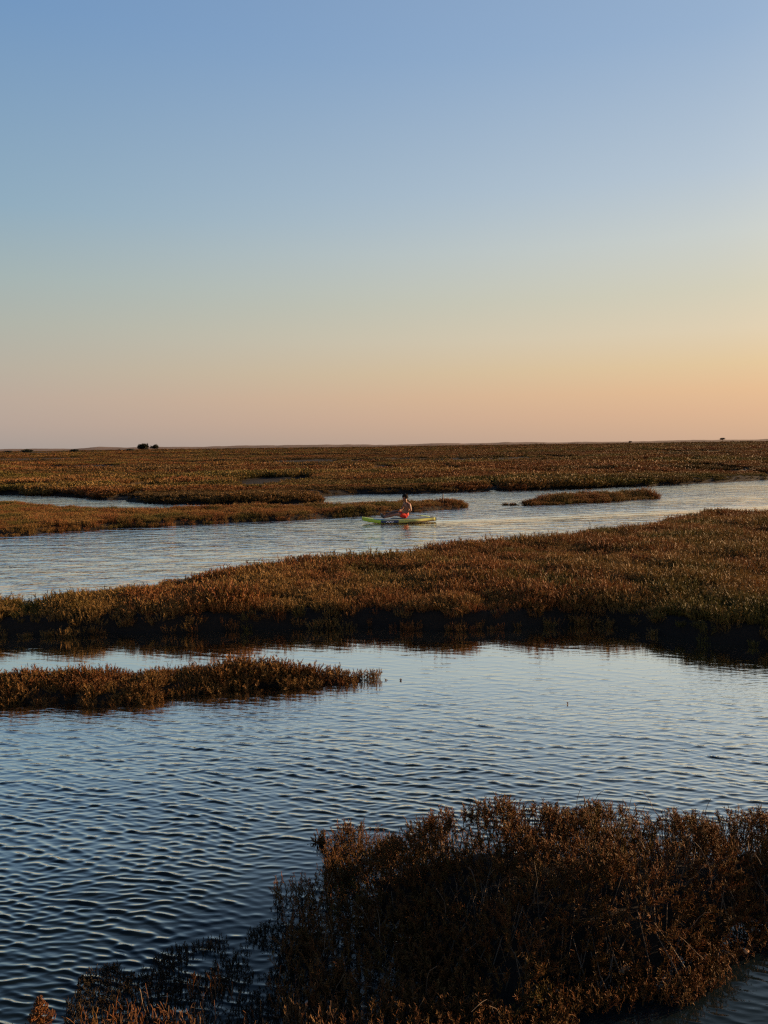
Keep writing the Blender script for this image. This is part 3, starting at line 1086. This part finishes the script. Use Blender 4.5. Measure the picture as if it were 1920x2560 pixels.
# clods lying in the bush
def clod(loc, sx, sy, sz, label):
    u = np.linspace(0, 2 * math.pi, 13)[:-1]
    rings = []
    for k, (rr, zz) in enumerate(((0.0, -1), (0.7, -.8), (1, 0), (.75, .75), (0.0, 1))):
        j = 1 + 0.25 * rng.normal(size=12) * (rr > 0)
        rings.append(np.stack([np.cos(u) * rr * j * sx, np.sin(u) * rr * j * sy, np.full(12, zz * sz) + rng.normal(size=12) * sz * .15], 1))
    v = np.concatenate(rings)
    f = []
    for k in range(4):
        for i in range(12):
            f.append([k * 12 + i, k * 12 + (i + 1) % 12, (k + 1) * 12 + (i + 1) % 12, (k + 1) * 12 + i])
    o = obj('bark_chip', v, np.array(f), M_chip, smooth=True); o.location = loc
    o.rotation_euler = (random.uniform(.2, .6), random.uniform(-.3, .3), random.uniform(0, .5))
    tag(o, label, 'debris')


M_chip = plain('bark', (0.20, 0.11, 0.055), 0.8, 0.1, 0.4, 40)
clod(at(1562, 2424, .07), .036, .018, .006, 'flat orange brown chip caught low in the right side of the big bush')
clod(at(1390, 2478, .05), .018, .013, .005, 'small brown chip near the lower middle of the big bush')
clod(at(1865, 2378, .05), .016, .012, .006, 'pale pinkish chip at the right water edge of the big bush')

# shore under the photographer (outside the frame, carries the plants of the bottom edge)
sh = P([(-1500, 2800), (0, 2720), (900, 2740), (1900, 2900), (3500, 2900)]) + [np.array([7., -4.]), np.array([-7., -4.])]
land('shore_ground', sh, 0.15, 0.4, 0.12, 106, M_mud, 0.08, 1.5)

# ------------------------------------------------------------------ horizon: dunes, trees, bushes
def build_dunes():
    xs = np.linspace(-1300, 1300, 700)
    rows = []
    for k, (yy, hz) in enumerate(((1150, 0), (1180, .6), (1210, 1), (1250, .7), (1300, 0.0))):
        h = 2.2 + 4.2 * vnoise(xs / 45, xs * 0 + k * .2, 401, 4) + 2.5 * vnoise(xs / 260, xs * 0, 405, 2) - 1.2
        rows.append(np.stack([xs, yy + 40 * vnoise(xs / 200, xs * 0, 402, 2), h * hz + (0 if hz else 0.2)], 1))
    v = np.concatenate(rows)
    tag(obj('dune_ridge', v, grid_faces(5, 700), M_dune, smooth=True), kind='structure')


build_dunes()

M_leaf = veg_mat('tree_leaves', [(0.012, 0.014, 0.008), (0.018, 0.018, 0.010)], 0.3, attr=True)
M_bark = plain('tree_bark', (0.06, 0.045, 0.035), 0.9, 0.1)


def far_tree(px, d, w, h, trunk, label, name='round_tree', cat='tree', n=1500, group=None):
    x = (px - 960) / FPX * d
    zb = float(far_height(np.array([[x]]), np.array([[d]]))[0][0, 0])
    root = empty(name, (x, d, zb))
    tag(root, label, cat, group)
    lobes = [(random.uniform(-.3, .3) * w, random.uniform(-.25, .25) * w, trunk + (h - trunk) * random.uniform(.35, .7), random.uniform(.28, .42)) for _ in range(7)]
    V = []
    for _ in range(n):
        lx, ly, lz, lr = random.choice(lobes)
        d3 = rng.normal(size=3); d3 /= np.linalg.norm(d3)
        r_ = random.uniform(0.55, 1.0)
        V.append((lx + d3[0] * lr * w * .8 * r_, ly + d3[1] * lr * w * .8 * r_, max(trunk * .6, lz + d3[2] * lr * (h - trunk) * 1.0 * r_)))
    V = np.array(V)
    s_ = w * 0.045
    a = V + rng.normal(size=V.shape) * s_; b_ = V + rng.normal(size=V.shape) * s_; c_ = V + rng.normal(size=V.shape) * s_
    vv = np.stack([a, b_, c_], 1).reshape(-1, 3)
    ff = np.arange(len(vv)).reshape(-1, 3)
    tag(obj('crown', vv, ff, M_leaf, root, attrs={'tip': np.ones(len(vv)), 'tint': rng.random(len(vv))}))
    B = Blades(3)
    B.add(np.array([0, 0, -0.3]), np.array([0.1 * w * .2, 0, trunk]), w * .035, w * .025, 1)
    for _ in range(5):
        lx, ly, lz, lr = random.choice(lobes)
        B.add(np.array([0, 0, trunk * .8]), np.array([lx, ly, lz]), w * .02, w * .008, 1)
    v, f, at_ = B.build()
    obj('trunk', v, f, M_bark, root, attrs=at_)


far_tree(362, 600, 8.8, 5.6, 1.0, 'larger of the two rounded dark trees on the left horizon')
far_tree(390, 605, 6.2, 4.6, 1.4, 'smaller flat topped tree just right of the larger one on the left horizon')
far_tree(1806, 900, 6.0, 5.2, 2.6, 'lone umbrella shaped tree far off on the right horizon', n=900)
for px_, d_, w_, h_, lab in ((75, 520, 9, 1.9, 'wide low bush on the horizon at the far left'),
                             (25, 540, 6, 1.2, 'low hazy bush on the horizon by the left picture edge'),
                             (190, 560, 8, 1.4, 'flat bush on the left horizon between the wide bush and the trees'),
                             (330, 590, 7, 1.6, 'low bush touching the foot of the larger round tree'),
                             (1575, 900, 4, 3.0, 'tiny bush poking above the horizon left of the umbrella tree')):
    far_tree(px_, d_, w_, h_, 0.2, lab, name='low_bush', cat='bush', n=700)

# wooden stake on the strip
B = Blades(3)
B.add(np.array([0, 0, -.1]), np.array([0.01, 0, .62]), .03, .025, 1)
v, f, at_ = B.build()
o = obj('stake', v, f, M_bark, attrs=at_); o.location = at(1107, 1271)
tag(o, 'short dark stake standing in the plants near the right tip of the strip', 'stake')

# ------------------------------------------------------------------ paddle board
M_lime = plain('lime_foam', (0.29, 0.41, 0.02), 0.4, 0.5, 0.06, 4)
M_deck = plain('pale_deck', (0.17, 0.24, 0.27), 0.6, 0.4, 0.08, 8)
M_tail = plain('cream_rail', (0.27, 0.27, 0.06), 0.4, 0.5, 0.08, 8)
M_navy = plain('navy_rail', (0.008, 0.020, 0.07), 0.4, 0.5, 0.1, 8)
M_white = plain('white_print', (0.7, 0.72, 0.75), 0.4, 0.4, 0.05, 8)
M_brown = plain('brown_band', (0.10, 0.06, 0.03), 0.5, 0.3, 0.1, 8)
M_black = plain('black_rubber', (0.02, 0.02, 0.022), 0.5, 0.4, 0.1, 20)
M_grip = plain('deck_grip', (0.05, 0.08, 0.10), 0.8, 0.2, 0.2, 60)

nose = at(905, 1309); tail = at(1090, 1304)
BL = float(np.linalg.norm((tail - nose)[:2]))
ctr = (nose + tail) / 2
yaw = math.atan2(tail[1] - nose[1], tail[0] - nose[0])
board = empty('paddle_board', (ctr[0], ctr[1], 0.0), yaw)     # local +x = tail, -x = nose
tag(board, 'lime green and cream inflatable paddle board with navy side patch carrying the person', 'paddle board')
HW = 0.40
TH = 0.12


def half_width(u):                     # u 0 nose .. 1 tail
    return HW * np.minimum(1, np.sqrt(np.clip(u / 0.30, 0, 1)) ** 1.1) * (1 - 0.62 * sstep(0.66, 1.0, u)) * np.where(u > .97, np.sqrt(np.clip((1 - u) / .03, 0, 1)) * .55 + .45, 1)


def rocker(u):
    return 0.10 * np.clip((0.28 - u) / 0.28, 0, 1) ** 2.0 + 0.02 * sstep(.75, 1, u)


def board_shell(u0, u1, z_lo, z_hi, nx=24, out=0.0):
    us_ = np.linspace(u0, u1, nx)
    V = []
    prof = []
    for k in range(17):                # around the section
        a = -math.pi / 2 + math.pi * k / 16
        prof.append((math.cos(a), math.sin(a)))
    ring = [(1 - 0.08 + 0.08 * c, s) for c, s in prof] + [(-(1 - 0.08 + 0.08 * c), s) for c, s in reversed(prof)]
    for u in us_:
        hw = float(half_width(np.array([u]))[0]) + out; rk = float(rocker(np.array([u]))[0])
        for c, s in ring:
            V.append(((u - .5) * BL, c * hw, 0.02 + TH / 2 + rk + s * (TH / 2 + out)))
    V = np.array(V); m = len(ring)
    F = []
    for i in range(nx - 1):
        for j in range(m):
            F.append([i * m + j, (i + 1) * m + j, (i + 1) * m + (j + 1) % m, i * m + (j + 1) % m])
    return V, np.array(F), m


V, F, m = board_shell(0.004, 0.30, 0, 1, 22)
nf = len(V)
o = obj('nose_section', np.vstack([V, [V[:m].mean(0)]]), [F, np.array([[nf, (j + 1) % m, j] for j in range(m)])], M_lime, board, smooth=True)
V, F, m = board_shell(0.30, 0.999, 0, 1, 30)
nf = len(V)
obj('hull', np.vstack([V, [V[-m:].mean(0)]]), [F, np.array([[nf, nf - m + j, nf - m + (j + 1) % m] for j in range(m)])], M_tail, board, smooth=True)


def deck_piece(name, u0, u1, frac, mat, dz, n=18):
    us_ = np.linspace(u0, u1, n)
    hw = half_width(us_) * frac; rk = rocker(us_)
    zt = 0.02 + TH + rk + dz
    V = []
    for i, u in enumerate(us_):
        V += [((u - .5) * BL, -hw[i], zt[i] - .006), ((u - .5) * BL, -hw[i] * .96, zt[i]), ((u - .5) * BL, hw[i] * .96, zt[i]), ((u - .5) * BL, hw[i], zt[i] - .006)]
    obj(name, np.array(V), grid_faces(n, 4), mat, board)


deck_piece('deck_panel', 0.16, 0.52, 0.90, M_deck, 0.004)
deck_piece('deck_pad', 0.40, 0.90, 0.74, M_grip, 0.010)
deck_piece('tail_pad', 0.91, 0.97, 0.70, M_black, 0.006, 5)


def rail_patch(name, u0, u1, side, s0, s1, mat, out, n=12, wav=None):
    us_ = np.linspace(u0, u1, n); V = []
    ks = np.linspace(s0, s1, 6)
    for u in us_:
        hw = float(half_width(np.array([u]))[0]); rk = float(rocker(np.array([u]))[0])
        w0 = 0 if wav is None else wav(u)
        for s in ks:
            c = math.sqrt(max(0, 1 - (s + w0) ** 2))
            V.append(((u - .5) * BL, side * (hw * (1 - .08 + .08 * c) + out), 0.02 + TH / 2 + rk + (s + w0) * (TH / 2)))
    obj(name, np.array(V), grid_faces(n, 6), mat, board, smooth=True)


rail_patch('side_patch', 0.235, 0.47, -1, -0.75, 0.80, M_navy, 0.004)
rail_patch('side_patch', 0.235, 0.47, 1, -0.75, 0.80, M_navy, 0.004)
rail_patch('printed_squiggle', 0.30, 0.40, -1, -0.28, 0.05, M_white, 0.007, 24, lambda u: 0.22 * math.sin(u * 160))
rail_patch('side_stripe', 0.60, 0.985, -1, -0.85, -0.25, M_brown, 0.004, 16)
rail_patch('side_stripe', 0.60, 0.985, 1, -0.85, -0.25, M_brown, 0.004, 16)

# ------------------------------------------------------------------ person
M_skin = plain('skin', (0.165, 0.070, 0.038), 0.5, 0.35, 0.08, 12)
M_hair = plain('dark_hair', (0.006, 0.005, 0.004), 0.9, 0.08, 0.2, 40)
M_red = plain('red_shorts', (0.42, 0.02, 0.012), 0.7, 0.2, 0.15, 14)
M_shoe = plain('grey_shoe', (0.025, 0.028, 0.033), 0.6, 0.3, 0.15, 30)
M_lip = plain('lips', (0.22, 0.07, 0.05), 0.5, 0.3, 0.05, 12)
M_eye = plain('eyes', (0.03, 0.02, 0.015), 0.3, 0.5, 0.05, 12)


def skin_obj(name, verts, edges, radii, mat, parent, sub=2, root=0):
    me = bpy.data.meshes.new(name)
    me.from_pydata([tuple(v) for v in verts], edges, [])
    me.materials.append(mat)
    o = link(name, me, parent)
    sk = o.modifiers.new('Skin', 'SKIN')
    sk.use_smooth_shade = True
    layer = me.skin_vertices[0].data if me.skin_vertices else None
    if layer is None:
        bpy.context.view_layer.objects.active = o
        layer = me.skin_vertices[0].data
    for i, r_ in enumerate(radii):
        layer[i].radius = r_ if isinstance(r_, tuple) else (r_, r_)
        layer[i].use_root = (i == root)
    s_ = o.modifiers.new('Sub', 'SUBSURF'); s_.levels = sub; s_.render_levels = sub
    return o


hip_x = at(1014, 1308)
u_seat = 0.60
person = empty('person', (0, 0, 0))
seat = Matrix.Translation((ctr[0], ctr[1], 0)) @ Matrix.Rotation(yaw, 4, 'Z') @ Matrix.Translation(((u_seat - .5) * BL, 0, 0.02 + TH + 0.012)) @ Matrix.Scale(0.93, 4)
person.matrix_world = seat
tag(person, 'bare chested person in red shorts sitting on the paddle board, legs stretched forward', 'person')
# local axes: -x forward (towards the nose), -y towards the camera (the person's left), z up
J = {}; E = []; Rr = []; Vv = []


def J_(name, x, y, z, r_, par=None):
    J[name] = len(Vv); Vv.append((x, y, z)); Rr.append(r_)
    if par is not None: E.append((J[par], J[name]))


J_('pelvis', 0.0, 0, 0.12, (0.15, 0.12))
J_('waist', 0.03, 0, 0.25, (0.125, 0.095), 'pelvis')
J_('ribs', 0.035, 0, 0.38, (0.15, 0.105), 'waist')
J_('chest', 0.015, 0, 0.49, (0.155, 0.10), 'ribs')
J_('neck0', -0.01, 0, 0.575, 0.062, 'chest')
J_('neck1', -0.035, -0.005, 0.64, 0.052, 'neck0')
J_('head0', -0.060, -0.012, 0.715, (0.078, 0.088), 'neck1')
J_('head1', -0.062, -0.014, 0.775, (0.088, 0.098), 'head0')
J_('head2', -0.052, -0.012, 0.835, (0.055, 0.066), 'head1')
for sgn, nm in ((-1, 'l'), (1, 'r')):      # -y = left, towards the camera
    J_('sh' + nm, 0.02 - sgn * 0.075, sgn * 0.16, 0.53, 0.055, 'chest')
    if nm == 'l':
        J_('el' + nm, 0.125, sgn * 0.215, 0.29, 0.040, 'sh' + nm)
        J_('wr' + nm, -0.10, sgn * 0.215, 0.215, 0.027, 'el' + nm)
        hd = np.array([-1, 0.15, -0.05])
    else:
        J_('el' + nm, -0.15, sgn * 0.19, 0.30, 0.040, 'sh' + nm)
        J_('wr' + nm, -0.36, sgn * 0.03, 0.27, 0.027, 'el' + nm)
        hd = np.array([-1, -0.2, -0.05])
    hd /= np.linalg.norm(hd)
    wr = np.array(Vv[J['wr' + nm]])
    pc = wr + hd * 0.06
    J_('pa' + nm, *pc, (0.034, 0.018), 'wr' + nm)
    side = np.cross(hd, [0, 0, 1.0])
    for q, (off_, L_) in enumerate(((-.027, .062), (-.009, .070), (.009, .066), (.027, .052))):
        b0 = pc + hd * 0.028 + side * off_
        j1 = b0 + hd * L_ * .45 + np.array([0, 0, .004]); j2 = j1 + hd * L_ * .2 + np.array([0, 0, -L_ * .42])
        J_('f%s%d' % (nm, q), *b0, 0.009, 'pa' + nm); J_('g%s%d' % (nm, q), *j1, 0.0085, 'f%s%d' % (nm, q)); J_('h%s%d' % (nm, q), *j2, 0.007, 'g%s%d' % (nm, q))
    tb = wr + hd * 0.03 - side * (0.032 if nm == 'l' else -0.032)
    J_('t' + nm, *tb, 0.011, 'wr' + nm); J_('u' + nm, *(tb + hd * .04 + np.array([0, 0, -.03])), 0.009, 't' + nm)
    # legs
    ky = 0.17 if nm == 'l' else 0.13
    kz = 0.17 if nm == 'l' else 0.24
    J_('hp' + nm, -0.05, sgn * 0.095, 0.10, 0.092, 'pelvis')
    J_('kn' + nm, -0.44, sgn * ky, kz, 0.060, 'hp' + nm)
    J_('ca' + nm, -0.60, sgn * (ky - .01), kz * .68 + .01, 0.055, 'kn' + nm)
    J_('an' + nm, -0.84, sgn * (ky - .03), 0.062, 0.038, 'ca' + nm)
    J_('he' + nm, -0.885, sgn * (ky - .03), 0.045, 0.036, 'an' + nm)
    J_('to' + nm, -0.945, sgn * (ky - .01), 0.175, 0.030, 'he' + nm)
body = skin_obj('body', Vv, E, Rr, M_skin, person)
face = person


def blob(name, c, r3, mat, par, n=12, noise_=0.0, cut=None):
    th = np.linspace(0, math.pi, n); ph = np.linspace(0, 2 * math.pi, 2 * n + 1)[:-1]
    T, Ph = np.meshgrid(th, ph, indexing='ij')
    j = 1 + noise_ * (rng.random(T.shape) - .5)
    Vb = np.stack([c[0] + r3[0] * np.sin(T) * np.cos(Ph) * j, c[1] + r3[1] * np.sin(T) * np.sin(Ph) * j, c[2] + r3[2] * np.cos(T) * j], -1).reshape(-1, 3)
    w_ = 2 * n
    F_ = np.array([[i * w_ + k, (i + 1) * w_ + k, (i + 1) * w_ + (k + 1) % w_, i * w_ + (k + 1) % w_] for i in range(n - 1) for k in range(w_)])
    if cut is not None:
        cc = Vb[F_].mean(1)
        F_ = F_[cut(cc)]
    return obj(name, Vb, F_, mat, par, smooth=True)


hc = np.array([-0.058, -0.014, 0.775])
# the face looks forward and a little to the camera
fd = np.array([-0.72, -0.62, -0.30]); fd /= np.linalg.norm(fd)
sdv = np.cross(fd, [0, 0, 1.0]); sdv /= np.linalg.norm(sdv); upv = np.cross(sdv, fd)
blob('hair', hc + np.array([0.012, 0.006, 0.030]), (0.118, 0.110, 0.108), M_hair, person, 16, 0.10,
     lambda cc: ((cc - hc) @ fd < 0.045) & ((cc[:, 2] > hc[2] - 0.035) | ((cc - hc) @ fd < -0.03)) & (cc[:, 2] > hc[2] - .07) | ((cc - hc) @ upv > 0.058))
blob('nose', hc + fd * 0.098 - upv * 0.012, (0.014, 0.014, 0.02), M_skin, person, 8)
blob('mouth', hc + fd * 0.090 - upv * 0.048, (0.014, 0.014, 0.006), M_lip, person, 8)
for s_ in (-1, 1):
    blob('eye', hc + fd * 0.089 + upv * 0.012 + sdv * s_ * 0.029, (0.011, 0.011, 0.007), M_eye, person, 8)
    blob('ear', hc + sdv * s_ * 0.092 - fd * 0.01, (0.014, 0.012, 0.028), M_skin, person, 8)
shv = [(0.0, 0, 0.105), (0.01, 0, 0.20), (-0.06, -0.098, 0.10), (-0.30, -0.148, 0.145), (-0.06, 0.098, 0.10), (-0.30, 0.125, 0.19)]
skin_obj('shorts', shv, [(0, 1), (0, 2), (2, 3), (0, 4), (4, 5)], [(0.165, 0.135), (0.142, 0.112), 0.108, 0.094, 0.108, 0.094], M_red, person)
for sgn, ky in ((-1, .17), (1, .13)):
    skin_obj('shoe', [(-0.875, sgn * (ky - .03), 0.040), (-0.905, sgn * (ky - .028), 0.07), (-0.955, sgn * (ky - .01), 0.20)], [(0, 1), (1, 2)], [0.046, 0.048, 0.036], M_shoe, person, 2)

# paddle across the lap
paddle = empty('paddle', (0, 0, 0))
paddle.matrix_world = seat
tag(paddle, 'long dark paddle held across the lap with its green blade behind the person', 'paddle')
pa = np.array([-0.72, -0.20, 0.27]); pb = np.array([0.62, 0.42, 0.035])
hl = np.array([-0.27, 0, 0.0])


def tube(name, pts, rad, mat, par, n=10):
    pts = np.array(pts, float); V_ = []
    for i, p in enumerate(pts):
        d = pts[min(i + 1, len(pts) - 1)] - pts[max(i - 1, 0)]; d /= np.linalg.norm(d)
        u_ = np.cross(d, [0, 0, 1.0]); u_ /= np.linalg.norm(u_); w_ = np.cross(d, u_)
        for k in range(n):
            a = 2 * math.pi * k / n
            V_.append(p + (u_ * math.cos(a) + w_ * math.sin(a)) * rad)
    F_ = [[i * n + k, i * n + (k + 1) % n, (i + 1) * n + (k + 1) % n, (i + 1) * n + k] for i in range(len(pts) - 1) for k in range(n)]
    return obj(name, np.array(V_), np.array(F_), mat, par, smooth=True)


tube('shaft', [pa, (pa + pb) / 2, pb], 0.0165, M_black, paddle)
dp = (pb - pa) / np.linalg.norm(pb - pa)
tube('handle_grip', [pa - dp * .03 + np.array([0.02, -.05, 0]), pa - dp * .03 + np.array([-0.02, .05, 0])], 0.017, M_black, paddle)
sd_ = np.cross(dp, [0, 0, 1.0]); sd_ /= np.linalg.norm(sd_)
V_ = []; nb = 14
for k in range(nb):
    t_ = k / (nb - 1)
    w_ = 0.095 * math.sin(math.pi * min(1, (t_ * .78 + .06))) ** 0.7
    for c_, z_ in ((-1, 0), (-.5, .008), (0, .014), (.5, .008), (1, 0), (.5, -.006), (0, -.008), (-.5, -.006)):
        V_.append(pb + dp * (t_ * 0.42 - .02) + sd_ * w_ * c_ + np.array([0, 0, z_ + 0.01]))
F_ = [[i * 8 + k, i * 8 + (k + 1) % 8, (i + 1) * 8 + (k + 1) % 8, (i + 1) * 8 + k] for i in range(nb - 1) for k in range(8)]
obj('blade', np.array(V_), np.array(F_), M_lime, paddle, smooth=True)
